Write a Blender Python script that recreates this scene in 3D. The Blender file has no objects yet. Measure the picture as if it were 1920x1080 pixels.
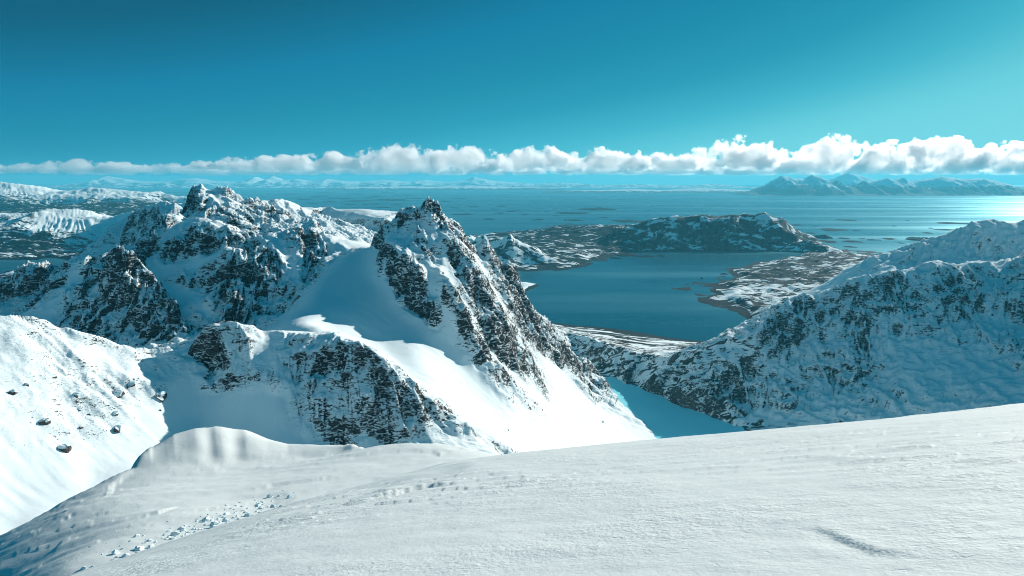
import bpy, math, random
import numpy as np
from mathutils import Vector
from mathutils.geometry import delaunay_2d_cdt

random.seed(7)
R = math.radians
scene = bpy.context.scene
COL = scene.collection

# ------------------------------------------------------------------ camera
EYE = 800.0                      # metres above the sea
FOC = 1280.0                     # focal length in photo pixels (1920 wide) = 24 mm on full frame
HORIZON = 338.0                  # photo row of eye level
TILT = math.atan((540.0 - HORIZON) / FOC)
cam = bpy.data.cameras.new('camera')
cam.sensor_width = 36.0
cam.lens = 24.0
cam.clip_start = 0.2
cam.clip_end = 400000.0
cam_o = bpy.data.objects.new('camera', cam)
cam_o.location = (0, 0, EYE)
cam_o.rotation_euler = (R(90) - TILT, 0, 0)
COL.objects.link(cam_o)
scene.camera = cam_o

# ------------------------------------------------------------------ light
SUN_AZ, SUN_EL = 43.0, 20.2      # degrees right of the view direction, above the horizon
sun_dir = Vector((math.sin(R(SUN_AZ)) * math.cos(R(SUN_EL)), math.cos(R(SUN_AZ)) * math.cos(R(SUN_EL)), math.sin(R(SUN_EL))))
sl = bpy.data.lights.new('sun', 'SUN')
sl.energy = 3.95
sl.angle = R(0.53)
sl.color = (1.0, 0.90, 0.82)
so = bpy.data.objects.new('sun', sl)
so.rotation_euler = sun_dir.to_track_quat('Z', 'Y').to_euler()
so.location = (0, 0, 3000)
COL.objects.link(so)

world = bpy.data.worlds.new('World')
scene.world = world
world.use_nodes = True
wt = world.node_tree
wt.nodes.clear()
w_out = wt.nodes.new('ShaderNodeOutputWorld')
w_bg = wt.nodes.new('ShaderNodeBackground')
w_sky = wt.nodes.new('ShaderNodeTexSky')
w_sky.sky_type = 'NISHITA'
w_sky.sun_disc = False
w_sky.sun_elevation = R(SUN_EL)
w_sky.sun_rotation = R(SUN_AZ)
w_sky.altitude = 800
w_sky.air_density = 1.0
w_sky.dust_density = 0.3
w_sky.ozone_density = 1.5
# the sky's own brightness, graded to the photograph's teal
w_bw = wt.nodes.new('ShaderNodeRGBToBW')
w_rng = wt.nodes.new('ShaderNodeMath'); w_rng.operation = 'DIVIDE'; w_rng.inputs[1].default_value = 18.0
w_ramp = wt.nodes.new('ShaderNodeValToRGB')
def srgb(c):
    return tuple((v / 255 / 12.92 if v / 255 <= .04045 else ((v / 255 + .055) / 1.055) ** 2.4) for v in c) + (1.0,)
SKY = [(2.0, (0, 74, 99)), (3.2, (0, 70, 95)), (4.4, (0, 97, 129)), (5.5, (4, 106, 132)), (7.0, (16, 118, 143)), (8.7, (44, 140, 160)), (10.4, (76, 160, 173)), (11.6, (86, 166, 177)), (16.0, (94, 170, 180))]
while len(w_ramp.color_ramp.elements) < len(SKY): w_ramp.color_ramp.elements.new(.5)
for e, (v, c) in zip(w_ramp.color_ramp.elements, SKY):
    e.position = v / 18.0; e.color = srgb(c)
w_scl = wt.nodes.new('ShaderNodeVectorMath'); w_scl.operation = 'SCALE'; w_scl.inputs['Scale'].default_value = 1 / .12
wt.links.new(w_sky.outputs['Color'], w_bw.inputs[0])
wt.links.new(w_bw.outputs[0], w_rng.inputs[0])
wt.links.new(w_rng.outputs[0], w_ramp.inputs[0])
wt.links.new(w_ramp.outputs[0], w_scl.inputs[0])
w_add = wt.nodes.new('ShaderNodeVectorMath'); w_add.operation = 'MULTIPLY_ADD'
w_add.inputs[1].default_value = (.010, .008, .004)
wt.links.new(w_sky.outputs['Color'], w_add.inputs[0])
wt.links.new(w_scl.outputs[0], w_add.inputs[2])
wt.links.new(w_add.outputs[0], w_bg.inputs['Color'])
w_bg.inputs['Strength'].default_value = 0.12
wt.links.new(w_bg.outputs[0], w_out.inputs['Surface'])

vs = scene.view_settings
vs.view_transform = 'Standard'
vs.look = 'None'
vs.exposure = 0.72
vs.gamma = 1.0
vs.use_curve_mapping = False
scene.render.engine = 'CYCLES'
cy = scene.cycles
cy.use_denoising = True
cy.filter_width = 1.0
cy.max_bounces = 12
cy.diffuse_bounces = 6
cy.glossy_bounces = 2
cy.transmission_bounces = 2
cy.volume_bounces = 10
cy.transparent_max_bounces = 6
cy.volume_step_rate = 1.0
cy.sample_clamp_indirect = 6.0

# ------------------------------------------------------------------ helpers
CT, ST = math.cos(TILT), math.sin(TILT)
def ray(px, py):
    u, v = (px - 960.0) / FOC, (540.0 - py) / FOC
    d = (u, CT + v * ST, -ST + v * CT)
    return d[0] / d[1], d[2] / d[1]          # per metre of forward distance
def P(px, py, D):
    a, b = ray(px, py)
    return (a * D, D, EYE + b * D)
def L(px, py, z):
    a, b = ray(px, py)
    D = (z - EYE) / b
    return (a * D, D, z)

def tag(o, label=None, cat=None, group=None, kind=None):
    if label: o['label'] = label
    if cat: o['category'] = cat
    if group: o['group'] = group
    if kind: o['kind'] = kind
    return o

# gradient noise
_rng = np.random.RandomState(11)
_perm = np.concatenate([_rng.permutation(512)] * 2).astype(np.int32)
_ang = _rng.rand(512) * 2 * np.pi
_gx, _gy = np.cos(_ang).astype(np.float32), np.sin(_ang).astype(np.float32)
def noise(x, y, seed=0):
    x = np.asarray(x, np.float32) + seed * 17.31
    y = np.asarray(y, np.float32) - seed * 9.77
    xf, yf = np.floor(x), np.floor(y)
    xi, yi = xf.astype(np.int32) & 511, yf.astype(np.int32) & 511
    fx, fy = x - xf, y - yf
    u, v = fx * fx * fx * (fx * (fx * 6 - 15) + 10), fy * fy * fy * (fy * (fy * 6 - 15) + 10)
    x1, y1 = (xi + 1) & 511, (yi + 1) & 511
    def g(ix, iy, dx, dy):
        h = _perm[_perm[ix] + iy]
        return _gx[h] * dx + _gy[h] * dy
    a, b = g(xi, yi, fx, fy), g(x1, yi, fx - 1, fy)
    c, d = g(xi, y1, fx, fy - 1), g(x1, y1, fx - 1, fy - 1)
    return ((a + u * (b - a)) + v * ((c + u * (d - c)) - (a + u * (b - a)))) * 1.5
def ridged(x, y, seed=0):
    return 1.0 - 2.0 * np.abs(noise(x, y, seed))
def sstep(a, b, x):
    t = np.clip((x - a) / (b - a), 0, 1)
    return t * t * (3 - 2 * t)
def blur1(a, r, axis):
    if r < 1: return a
    pad = [(0, 0), (0, 0)]
    pad[axis] = (r + 1, r)
    c = np.cumsum(np.pad(a, pad, mode='edge').astype(np.float64), axis=axis)
    n = a.shape[axis]
    hi = np.take(c, np.arange(2 * r + 1, 2 * r + 1 + n), axis=axis)
    lo = np.take(c, np.arange(0, n), axis=axis)
    return (hi - lo) / (2 * r + 1)
def blur(a, r, n=2):
    for _ in range(n):
        a = blur1(blur1(a, r, 0), r, 1)
    return a
def bilin(a, i, j):
    h, w = a.shape
    i = np.clip(i, 0, h - 1.001); j = np.clip(j, 0, w - 1.001)
    i0, j0 = i.astype(np.int32), j.astype(np.int32)
    fi, fj = i - i0, j - j0
    return (a[i0, j0] * (1 - fi) * (1 - fj) + a[i0, j0 + 1] * (1 - fi) * fj + a[i0 + 1, j0] * fi * (1 - fj) + a[i0 + 1, j0 + 1] * fi * fj)

def grid_faces(h, w):
    idx = np.arange(h * w, dtype=np.int32).reshape(h, w)
    return np.stack([idx[:-1, :-1], idx[:-1, 1:], idx[1:, 1:], idx[1:, :-1]], -1).reshape(-1, 4)
def make_mesh(name, co, quads, mat, attrs=None, smooth=True):
    used, inv = np.unique(quads.ravel(), return_inverse=True)
    co = co[used].astype(np.float32)
    q = inv.astype(np.int32)
    me = bpy.data.meshes.new(name)
    nf = len(quads)
    me.vertices.add(len(co)); me.vertices.foreach_set('co', co.ravel())
    me.loops.add(nf * 4); me.loops.foreach_set('vertex_index', q)
    me.polygons.add(nf)
    me.polygons.foreach_set('loop_start', np.arange(0, nf * 4, 4, dtype=np.int32))
    me.polygons.foreach_set('use_smooth', np.full(nf, smooth))
    if attrs:
        for k, v in attrs.items():
            at = me.attributes.new(k, 'FLOAT', 'POINT')
            at.data.foreach_set('value', v[used].astype(np.float32))
    me.update(calc_edges=True)
    me.materials.append(mat)
    o = bpy.data.objects.new(name, me)
    COL.objects.link(o)
    return o

# ------------------------------------------------------------------ materials
class NT:
    def __init__(s, name):
        s.m = bpy.data.materials.new(name); s.m.use_nodes = True
        s.t = s.m.node_tree; s.t.nodes.clear()
        s.out = s.t.nodes.new('ShaderNodeOutputMaterial')
    def n(s, typ, **k):
        nd = s.t.nodes.new(typ)
        for a, v in k.items(): setattr(nd, a, v)
        return nd
    def put(s, sock, v):
        if isinstance(v, bpy.types.NodeSocket): s.t.links.new(v, sock)
        elif v is not None: sock.default_value = v
    def math(s, op, a, b=None, clamp=False):
        nd = s.n('ShaderNodeMath', operation=op, use_clamp=clamp)
        s.put(nd.inputs[0], a)
        if b is not None: s.put(nd.inputs[1], b)
        return nd.outputs[0]
    def vec(s, op, a, b):
        nd = s.n('ShaderNodeVectorMath', operation=op)
        s.put(nd.inputs[0], a); s.put(nd.inputs[1], b)
        return nd.outputs[0]
    def step(s, x, a, b):
        nd = s.n('ShaderNodeMapRange', interpolation_type='SMOOTHSTEP')
        s.put(nd.inputs['Value'], x)
        s.put(nd.inputs['From Min'], a); s.put(nd.inputs['From Max'], b)
        return nd.outputs[0]
    def mapping(s, v, rot=(0, 0, 0), sc=(1, 1, 1)):
        nd = s.n('ShaderNodeMapping')
        s.put(nd.inputs['Vector'], v)
        nd.inputs['Rotation'].default_value = rot; nd.inputs['Scale'].default_value = sc
        return nd.outputs[0]
    def noise(s, v, scale, detail=3, rough=.55, dist=0.0, typ='FBM'):
        nd = s.n('ShaderNodeTexNoise')
        nd.noise_type = typ
        s.put(nd.inputs['Vector'], v)
        nd.inputs['Scale'].default_value = scale; nd.inputs['Detail'].default_value = detail
        nd.inputs['Roughness'].default_value = rough; nd.inputs['Distortion'].default_value = dist
        return nd.outputs[0]
    def mix(s, f, a, b, blend='MIX'):
        nd = s.n('ShaderNodeMix', data_type='RGBA', blend_type=blend)
        s.put(nd.inputs['Factor'], f); s.put(nd.inputs['A'], a); s.put(nd.inputs['B'], b)
        return nd.outputs['Result']
    def mixf(s, f, a, b):
        nd = s.n('ShaderNodeMix', data_type='FLOAT')
        s.put(nd.inputs[0], f); s.put(nd.inputs[2], a); s.put(nd.inputs[3], b)
        return nd.outputs[0]
    def attr(s, name):
        return s.n('ShaderNodeAttribute', attribute_name=name).outputs['Fac']
    def bump(s, h, dist, strength=1.0, normal=None):
        nd = s.n('ShaderNodeBump')
        nd.inputs['Strength'].default_value = strength; nd.inputs['Distance'].default_value = dist
        s.put(nd.inputs['Height'], h)
        if normal is not None: s.put(nd.inputs['Normal'], normal)
        return nd.outputs[0]
    def bsdf(s, color, rough, normal=None, spec=0.3):
        nd = s.n('ShaderNodeBsdfPrincipled')
        s.put(nd.inputs['Base Color'], color); s.put(nd.inputs['Roughness'], rough)
        s.put(nd.inputs['Specular IOR Level'], spec)
        if normal is not None: s.put(nd.inputs['Normal'], normal)
        s.t.links.new(nd.outputs[0], s.out.inputs['Surface'])
        return nd
SNOW = (0.82, 0.935, 0.95, 1)
SNOW2 = (0.77, 0.90, 0.92, 1)

def mountain_material(name, size=1.0, rock_a=(.010, .013, .015, 1), rock_b=(.052, .055, .058, 1), veg_a=(.035, .04, .04, 1), veg_b=(.10, .085, .075, 1)):
    """snow lying on rock; 'size' scales the rock pattern with how far away it stands"""
    s = NT(name)
    g = s.n('ShaderNodeNewGeometry')
    pos, nor = g.outputs['Position'], g.outputs['Normal']
    sep = s.n('ShaderNodeSeparateXYZ'); s.t.links.new(nor, sep.inputs[0])
    nz = sep.outputs['Z']
    rock, veg = s.attr('rock'), s.attr('veg')
    k = 1.0 / size
    pa = s.mapping(pos, (0.3, 0.72, 0.35), (.7, 1.0, 3.0))     # tilted strata
    n1 = s.noise(pa, 0.020 * k, 5, .62, .6)
    n2 = s.noise(pa, 0.074 * k, 4, .60, .5)
    n4 = s.noise(pa, 0.19 * k, 3, .60, .3)
    n3 = s.noise(pos, 0.0075 * k, 3, .55)
    steep = s.math('SUBTRACT', 1.0, nz)
    a = s.math('MULTIPLY', s.math('SUBTRACT', n1, .5), 1.0)
    a2 = s.math('MULTIPLY', s.math('SUBTRACT', n4, .5), 2.1)
    a = s.math('ADD', a, a2)
    b = s.math('MULTIPLY', s.math('SUBTRACT', n2, .5), 2.2)
    c = s.math('MULTIPLY', s.math('SUBTRACT', n3, .5), .7)
    v = s.math('ADD', s.math('ADD', a, b), c)
    v = s.math('ADD', v, s.math('MULTIPLY', rock, .62))
    v = s.math('ADD', v, s.math('MULTIPLY', s.math('SUBTRACT', steep, .30), 2.4))
    mask = s.step(v, .54, .62)
    # thin snow-filled cracks
    cr = s.math('ABSOLUTE', s.math('SUBTRACT', s.noise(s.mapping(pos, (.5, -.6, .2), (.6, .6, 1.6)), .045 * k, 3, .6, .8), .5))
    mask = s.math('MULTIPLY', mask, s.math('ADD', .12, s.math('MULTIPLY', s.step(cr, .008, .030), .88)))
    mask = s.math('MULTIPLY', mask, s.step(rock, .04, .22))
    # low brush and scree with snow between
    pv = s.mapping(pos, (0, 0, 0.15), (0.45, 1.0, 1.0))
    nv = s.noise(pv, 0.034 * k, 6, .66, .9)
    vv = s.math('ADD', s.math('MULTIPLY', veg, 1.0), s.math('MULTIPLY', s.math('SUBTRACT', nv, .5), 3.8))
    vmask = s.math('MULTIPLY', s.step(vv, .36, .46), s.step(veg, .02, .2))
    rc = s.mix(s.step(n2, .38, .68), rock_a, rock_b)
    vc = s.mix(s.step(s.noise(pos, .004 * k, 4), .42, .62), veg_a, veg_b)
    sn = s.mix(n3, SNOW, SNOW2)
    col = s.mix(mask, sn, rc)
    col = s.mix(vmask, col, vc)
    any_ = s.math('MAXIMUM', mask, vmask)
    h = s.math('ADD', s.math('MULTIPLY', s.math('SUBTRACT', 1.0, mask), 1.0), s.math('MULTIPLY', n2, 1.6))
    h = s.math('MULTIPLY', h, s.step(rock, .03, .4))
    hs = s.math('ADD', h, s.math('MULTIPLY', s.noise(pos, .06 * k, 4, .5), .25))
    bm = s.bump(hs, 3.2 * size, .8)
    s.bsdf(col, .9, bm, .04)
    return s.m

M_NEAR = mountain_material('snowy_rock', 1.0)
M_CLOSE = mountain_material('snowy_rock_close', 0.62, rock_b=(.080, .082, .084, 1))
M_FAR = mountain_material('snowy_rock_far', 3.2, veg_a=(.001, .010, .014, 1), veg_b=(.007, .021, .028, 1))
M_HORIZON = mountain_material('snowy_rock_horizon', 14.0)

def snow_material():
    s = NT('wind_packed_snow')
    g = s.n('ShaderNodeNewGeometry')
    pos = g.outputs['Position']
    pw = s.mapping(pos, (0, 0, R(-14)), (0.5, 1.0, 1.0))
    w1 = s.noise(pw, 2.2, 5, .6, .5)
    w2 = s.noise(pos, 22.0, 3, .6)
    w3 = s.noise(pw, 9.0, 4, .62, .3)
    pits = s.step(w3, .62, .72)
    wm = s.noise(pos, 5.0, 4, .6)
    h = s.math('ADD', s.math('MULTIPLY', w1, .45), s.math('ADD', s.math('MULTIPLY', w2, .34), s.math('MULTIPLY', wm, .8)))
    h = s.math('ADD', h, s.math('MULTIPLY', w3, .35))
    h = s.math('SUBTRACT', h, s.math('MULTIPLY', pits, .30))
    patch = s.step(s.noise(pos, .22, 3, .55), .40, .62)
    h = s.math('MULTIPLY', h, s.math('ADD', .35, s.math('MULTIPLY', patch, .65)))
    bm = s.bump(h, .055, .75)
    spark = s.n('ShaderNodeTexVoronoi'); s.put(spark.inputs['Vector'], pos); spark.inputs['Scale'].default_value = 60
    sp = s.step(spark.outputs['Distance'], .10, .05)
    col = s.mix(s.noise(pos, .35, 3), (0.70, 0.775, 0.77, 1), (0.63, 0.715, 0.715, 1))
    s.bsdf(col, s.mixf(sp, .7, .2), bm, s.mixf(sp, .04, .6))
    return s.m
M_SNOW = snow_material()

def sea_material():
    s = NT('sea_water')
    g = s.n('ShaderNodeNewGeometry')
    pos = g.outputs['Position']
    n1 = s.noise(s.mapping(pos, (0, 0, .25), (.35, 1, 1)), .02, 4, .6)
    n2 = s.noise(s.mapping(pos, (0, 0, .1), (.18, 1, 1)), .0008, 4, .6)
    bm = s.bump(n1, .8, .35)
    lane = s.step(n2, .40, .66)
    df = s.n('ShaderNodeBsdfDiffuse')
    s.put(df.inputs['Color'], s.mix(lane, (.0, .056, .083, 1), (.0, .070, .100, 1)))
    gl_ = s.n('ShaderNodeBsdfGlossy')
    gl_.inputs['Color'].default_value = (.45, .90, 1, 1)
    s.put(gl_.inputs['Roughness'], s.mixf(lane, .26, .40))
    s.t.links.new(bm, gl_.inputs['Normal'])
    fr = s.n('ShaderNodeFresnel'); fr.inputs['IOR'].default_value = 1.33
    fac = s.math('MULTIPLY', s.math('MINIMUM', fr.outputs[0], .42), s.mixf(lane, .82, 1.0))     # a rough sea never mirrors fully
    mx = s.n('ShaderNodeMixShader')
    s.t.links.new(fac, mx.inputs[0]); s.t.links.new(df.outputs[0], mx.inputs[1]); s.t.links.new(gl_.outputs[0], mx.inputs[2])
    s.t.links.new(mx.outputs[0], s.out.inputs['Surface'])
    return s.m
M_SEA = sea_material()

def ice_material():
    s = NT('shade_tinted_snowy_ice')
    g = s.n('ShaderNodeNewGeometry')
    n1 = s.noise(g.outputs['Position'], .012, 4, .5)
    s.bsdf(s.mix(n1, (.30, .90, .97, 1), (.24, .84, .94, 1)), .5, s.bump(n1, .6, .4), .3)  # turquoise of the shaded lake put into the colour; its snow is white
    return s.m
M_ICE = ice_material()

# ------------------------------------------------------------------ mountain control lines
# Every line is a ridge, valley or slope line of the real ground: (column, row, metres ahead).
PTS, EDGES = [], []            # x, y, z, rock, veg, group
GROUPS = []
def gid(g):
    if g not in GROUPS: GROUPS.append(g)
    return GROUPS.index(g)
def add(p, rock, veg, g):
    PTS.append((p[0], p[1], p[2], rock, veg, gid(g)))
    return len(PTS) - 1
def line(g, rock, pts, veg=0.0, link=True):
    prev = None
    for q in pts:
        r = q[3] if len(q) > 3 else rock
        if g == M1 and r > .25: r = min(.95, r + .16)
        if g == M5 and r > .15: r = min(.9, r * 1.35 - .12)
        if g == M6: r = r * .8 + .26
        d = q[2]
        if g == M1 and d < 2000: d = 2000 - (2000 - d) * .6      # the massif falls off steeply towards the viewer
        if g == LS:
            a_, b_ = ray(q[0], q[1]); d = 867.0 / (.2 - b_ - .79 * a_)
        if g == M6 and d > 3500: d = 3500 + (d - 3500) * .35
        if g == IS and d > 7700: d = 7700 + (d - 7700) * (.5 if q[0] > 1170 else .8)
        i = add(P(q[0], q[1] - (7 if g == M6 else 0), d), r, veg, g)
        if link and prev is not None: EDGES.append((prev, i))
        prev = i
def low(g, rock, veg, pts, link=False):          # points given by elevation: (column, row, elevation)
    prev = None
    for q in pts:
        i = add(L(*q), rock, veg, g)
        if link and prev is not None: EDGES.append((prev, i))
        prev = i
def wpt(g, rock, veg, pts):
    for q in pts: add(q, rock, veg, g)

LS, BU, M1, M2, M5, M6, BK, LO, IS, LH, LF, VA = ('left_slope', 'buttress', 'jagged_massif', 'pointed_peak', 'shaded_mountain', 'snow_mountain',
    'back_peaks', 'coast', 'island_mountain', 'left_hills', 'left_far_hills', 'valley')
# --- left sunlit slope
line(LS, .12, [(-250, 560, 860), (-100, 575, 870), (0, 585, 880, .3), (40, 588, 890, .55), (75, 615, 900, .6), (108, 645, 910, .45), (150, 652, 920, .1), (190, 655, 930, .1), (250, 653, 950, .45), (310, 658, 970, .6), (345, 672, 980, .6), (372, 692, 990, .5), (386, 718, 1000, .1)])
line(LS, .22, [(-420, 760, 700), (-150, 760, 740), (0, 760, 770, .2), (100, 745, 800, .25), (190, 725, 850, .5), (240, 740, 865, .5), (300, 725, 900, .3), (350, 745, 920, .0)])
line(LS, .06, [(-420, 880, 650), (-150, 880, 690), (0, 865, 720), (100, 830, 760, .2), (200, 800, 810, .3), (280, 780, 850, 0), (335, 785, 870, 0)])
line(LS, 0, [(-420, 1040, 590), (-150, 1000, 640), (0, 965, 680), (100, 905, 720), (200, 880, 765), (320, 822, 845)])
# --- shaded bowl and knob
line(BU, .0, [(360, 830, 895), (420, 840, 875), (520, 850, 872), (600, 856, 872)])
line(BU, .0, [(395, 745, 950), (430, 745, 945), (480, 740, 945), (530, 740, 945)])
line(BU, .55, [(388, 650, 1010), (378, 628, 1020), (395, 607, 1028, .35), (420, 599, 1030, .3), (445, 604, 1030, .45), (463, 622, 1022), (482, 645, 1012), (495, 655, 1010, .1), (500, 614, 1060, .25)])
line(BU, .5, [(372, 690, 992, .3), (400, 715, 965), (412, 735, 955), (430, 728, 955), (450, 705, 968), (480, 718, 960), (508, 712, 962), (505, 680, 985, .3)])
line(BU, .4, [(420, 640, 1010), (428, 680, 985)])
# --- buttress
line(BU, .6, [(500, 614, 1060, .3), (530, 626, 1050, .5), (560, 632, 1040), (600, 628, 1030), (625, 625, 1022), (655, 629, 1015), (682, 642, 1010), (705, 664, 1004), (722, 682, 1000), (745, 702, 1000), (772, 724, 1000), (812, 757, 1000), (850, 780, 1002), (884, 798, 1005)])
line(BU, .55, [(535, 660, 1018), (548, 700, 988), (570, 745, 955), (598, 800, 922), (628, 850, 895), (650, 862, 890, .3)])
line(BU, .78, [(600, 690, 990), (650, 690, 985), (700, 720, 975), (740, 750, 970), (800, 785, 975)])
line(BU, .48, [(625, 760, 945), (690, 780, 940), (760, 800, 950), (820, 800, 970)])
line(BU, .35, [(690, 850, 912), (760, 840, 925), (830, 822, 955), (885, 815, 990)])
line(BU, 0, [(520, 800, 905), (560, 830, 885)])
line(BU, .6, [(850, 835, 1010, .1), (900, 832, 1030, .4), (940, 848, 1050), (976, 860, 1060)])
# --- saddle, inner bowl and snow apron
line(M2, .05, [(520, 598, 1590, .5), (540, 588, 1480), (560, 598, 1350), (585, 610, 1230), (618, 617, 1130)])
line(M2, 0, [(590, 545, 1560), (600, 580, 1440), (650, 610, 1400), (690, 645, 1370)])
line(M2, 0, [(610, 508, 1680), (640, 525, 1630), (690, 565, 1540), (740, 605, 1490), (790, 622, 1470)])
line(M2, 0, [(640, 482, 1760), (670, 502, 1700), (710, 542, 1610), (755, 588, 1540)])
line(M2, 0, [(736, 674, 1300), (782, 652, 1370), (815, 639, 1430), (834, 632, 1470, .1)])
line(M2, 0, [(770, 716, 1200), (830, 748, 1180), (890, 782, 1130)])
line(M2, 0, [(850, 672, 1450, .1), (900, 727, 1400), (960, 800, 1320), (1000, 862, 1220)])
line(M2, 0, [(930, 700, 1560, .1), (1000, 750, 1600), (1060, 800, 1620), (1100, 842, 1560)])
line(M2, 0.02, [(1010, 705, 1800, .2), (1080, 745, 1920), (1140, 790, 1950), (1200, 828, 1900)])
line(M2, .35, [(1110, 735, 2200, .5), (1170, 770, 2230, .45), (1215, 788, 2200, .45), (1262, 818, 2110, .5)])
wpt(M2, 0, 0, [(60, 1050, 290), (250, 1400, 120), (420, 1750, 20)])
# --- pointed peak
line(M2, .7, [(690, 466, 1910, .1), (700, 458, 1860, .5), (715, 437, 1780), (733, 416, 1780), (753, 401, 1780), (763, 389, 1790), (777, 389, 1795), (790, 375, 1800), (799, 363, 1800, .5), (809, 371, 1805, .6), (822, 384, 1815), (828, 402, 1835), (852, 417, 1870), (866, 434, 1900), (883, 461, 1950), (893, 472, 1970, .4), (903, 462, 2000), (913, 454, 2020), (927, 472, 2030), (940, 481, 2040), (957, 490, 2060), (971, 517, 2080), (986, 560, 2110), (1010, 592, 2160), (1060, 640, 2260), (1110, 690, 2380), (1158, 742, 2470)])
line(M2, .72, [(753, 402, 1778), (768, 413, 1755), (781, 434, 1720), (794, 455, 1690), (806, 487, 1640)])
line(M2, .3, [(735, 432, 1740), (752, 450, 1700), (775, 475, 1650), (795, 500, 1610)])
line(M2, .45, [(717, 441, 1720, .2), (738, 459, 1650, .3), (760, 472, 1610), (784, 508, 1560, .6), (800, 560, 1510, .75), (808, 592, 1490, .6)])
line(M2, .1, [(698, 470, 1780, .1), (703, 500, 1690, .2), (728, 545, 1600, .3), (768, 590, 1530, .3), (800, 612, 1490, .1)])
line(M2, .7, [(745, 520, 1590), (775, 560, 1540)])
line(M2, .05, [(800, 510, 1590, .2), (812, 550, 1540), (835, 600, 1490), (858, 650, 1470)])
line(M2, .55, [(806, 497, 1610, .3), (828, 508, 1585, .3), (845, 535, 1545), (862, 572, 1515), (890, 630, 1480), (914, 670, 1490)])
line(M2, .15, [(800, 400, 1785, .5), (808, 425, 1755), (822, 462, 1695), (842, 505, 1635), (868, 560, 1580), (900, 620, 1550)])
line(M2, .68, [(818, 390, 1800), (835, 420, 1762), (857, 448, 1732), (873, 474, 1712), (893, 508, 1682, .5), (922, 562, 1655, .5), (952, 612, 1650, .55), (990, 668, 1710, .4)])
line(M2, .65, [(848, 470, 1700), (875, 530, 1640), (910, 600, 1590), (938, 660, 1570, .5)])
line(M2, .1, [(884, 470, 1935), (893, 492, 1890, .05), (912, 525, 1850, .05), (942, 572, 1820), (975, 625, 1830, .2), (1010, 665, 1900), (1050, 698, 2020)])
line(M2, .65, [(915, 466, 1985), (938, 525, 1930), (970, 582, 1925), (1012, 632, 1980), (1062, 682, 2090), (1112, 728, 2220, .5)])
wpt(M2, .3, 0, [P(790, 480, 2150), P(870, 520, 2300), P(950, 560, 2450), P(1010, 650, 2550), P(1065, 700, 2650), P(720, 520, 2250)])
# --- jagged massif on the left
line(M1, .45, [(250, 500, 2150), (290, 440, 2200), (320, 410, 2250), (350, 387, 2280), (356, 368, 2285, .6), (362, 354, 2290), (374, 344, 2300, .2), (384, 342, 2300, .15), (396, 346, 2300), (408, 344, 2300, .15), (420, 352, 2300), (433, 359, 2300), (441, 369, 2290), (454, 384, 2260), (464, 394, 2230, .6), (474, 414, 2180, .6), (482, 432, 2130, .6), (500, 440, 2080, .5), (520, 428, 2100, .4), (533, 396, 2300, .75), (545, 415, 2250, .7), (556, 430, 2150, .4), (571, 407, 2130, .5), (588, 418, 2080, .45), (602, 429, 2020), (622, 442, 1950, .15), (645, 454, 1900, .02), (670, 462, 1870, .02), (690, 466, 1850, .05)])
line(M1, .65, [(400, 352, 2290, .1), (408, 375, 2200, .1), (418, 400, 2120), (436, 418, 2060), (455, 432, 2010), (466, 446, 1960)])
line(M1, .1, [(350, 400, 2200, .4), (365, 405, 2120, .05), (355, 413, 2050, .02), (340, 420, 2000)])
line(M1, .65, [(370, 370, 2230), (372, 395, 2140), (385, 408, 2060)])
line(M1, .35, [(305, 404, 2000, .7), (318, 424, 1960, .6), (332, 424, 1940, .1), (345, 416, 1930, .1), (358, 415, 1920, .05), (372, 420, 1910, .2), (394, 412, 1900, .1), (412, 422, 1890, .2), (432, 429, 1880, .5), (448, 442, 1860, .7), (464, 464, 1830, .7), (474, 480, 1780, .6)])
line(M1, .85, [(335, 458, 1840), (365, 448, 1830), (390, 450, 1820), (420, 455, 1815), (445, 468, 1790)])
line(M1, .15, [(310, 500, 1760, .3), (345, 492, 1740), (385, 490, 1720), (415, 480, 1730)])
line(M1, .5, [(305, 404, 2000, .7), (292, 432, 1940, .7), (278, 455, 1880, .6), (264, 480, 1800, .5), (268, 500, 1720, .3)])
line(M1, .04, [(318, 460, 1840, .3), (300, 500, 1730), (290, 530, 1620), (310, 560, 1500), (345, 600, 1380), (372, 640, 1290)])
line(M1, .06, [(330, 540, 1570), (370, 560, 1480), (390, 600, 1370)])
line(M1, .4, [(375, 502, 1680, .1), (405, 475, 1700, .1), (428, 462, 1700, .25), (447, 475, 1665, .5), (464, 498, 1620, .7), (480, 525, 1560, .6), (492, 550, 1510, .6), (506, 578, 1450, .5), (520, 598, 1350, .5)])
line(M1, .85, [(350, 525, 1600, .5), (385, 545, 1520), (420, 560, 1470), (455, 575, 1430), (490, 598, 1370, .7)])
line(M1, .5, [(362, 580, 1430, .4), (400, 600, 1340, .7), (440, 610, 1280, .7), (480, 620, 1240, .6)])
line(M1, .6, [(489, 456, 1760), (503, 463, 1740), (520, 490, 1680), (532, 522, 1600), (545, 555, 1500, .4)])
line(M1, .1, [(508, 448, 1850), (527, 470, 1760), (545, 500, 1660), (556, 530, 1560, .2)])
line(M1, .7, [(548, 436, 1900), (570, 440, 1890), (575, 455, 1850), (578, 485, 1750), (585, 510, 1650, .5), (580, 540, 1520, .4)])
line(M1, .35, [(590, 445, 1900, .5), (600, 470, 1800, .5), (618, 492, 1680, .3), (622, 500, 1640, .1)])
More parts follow.
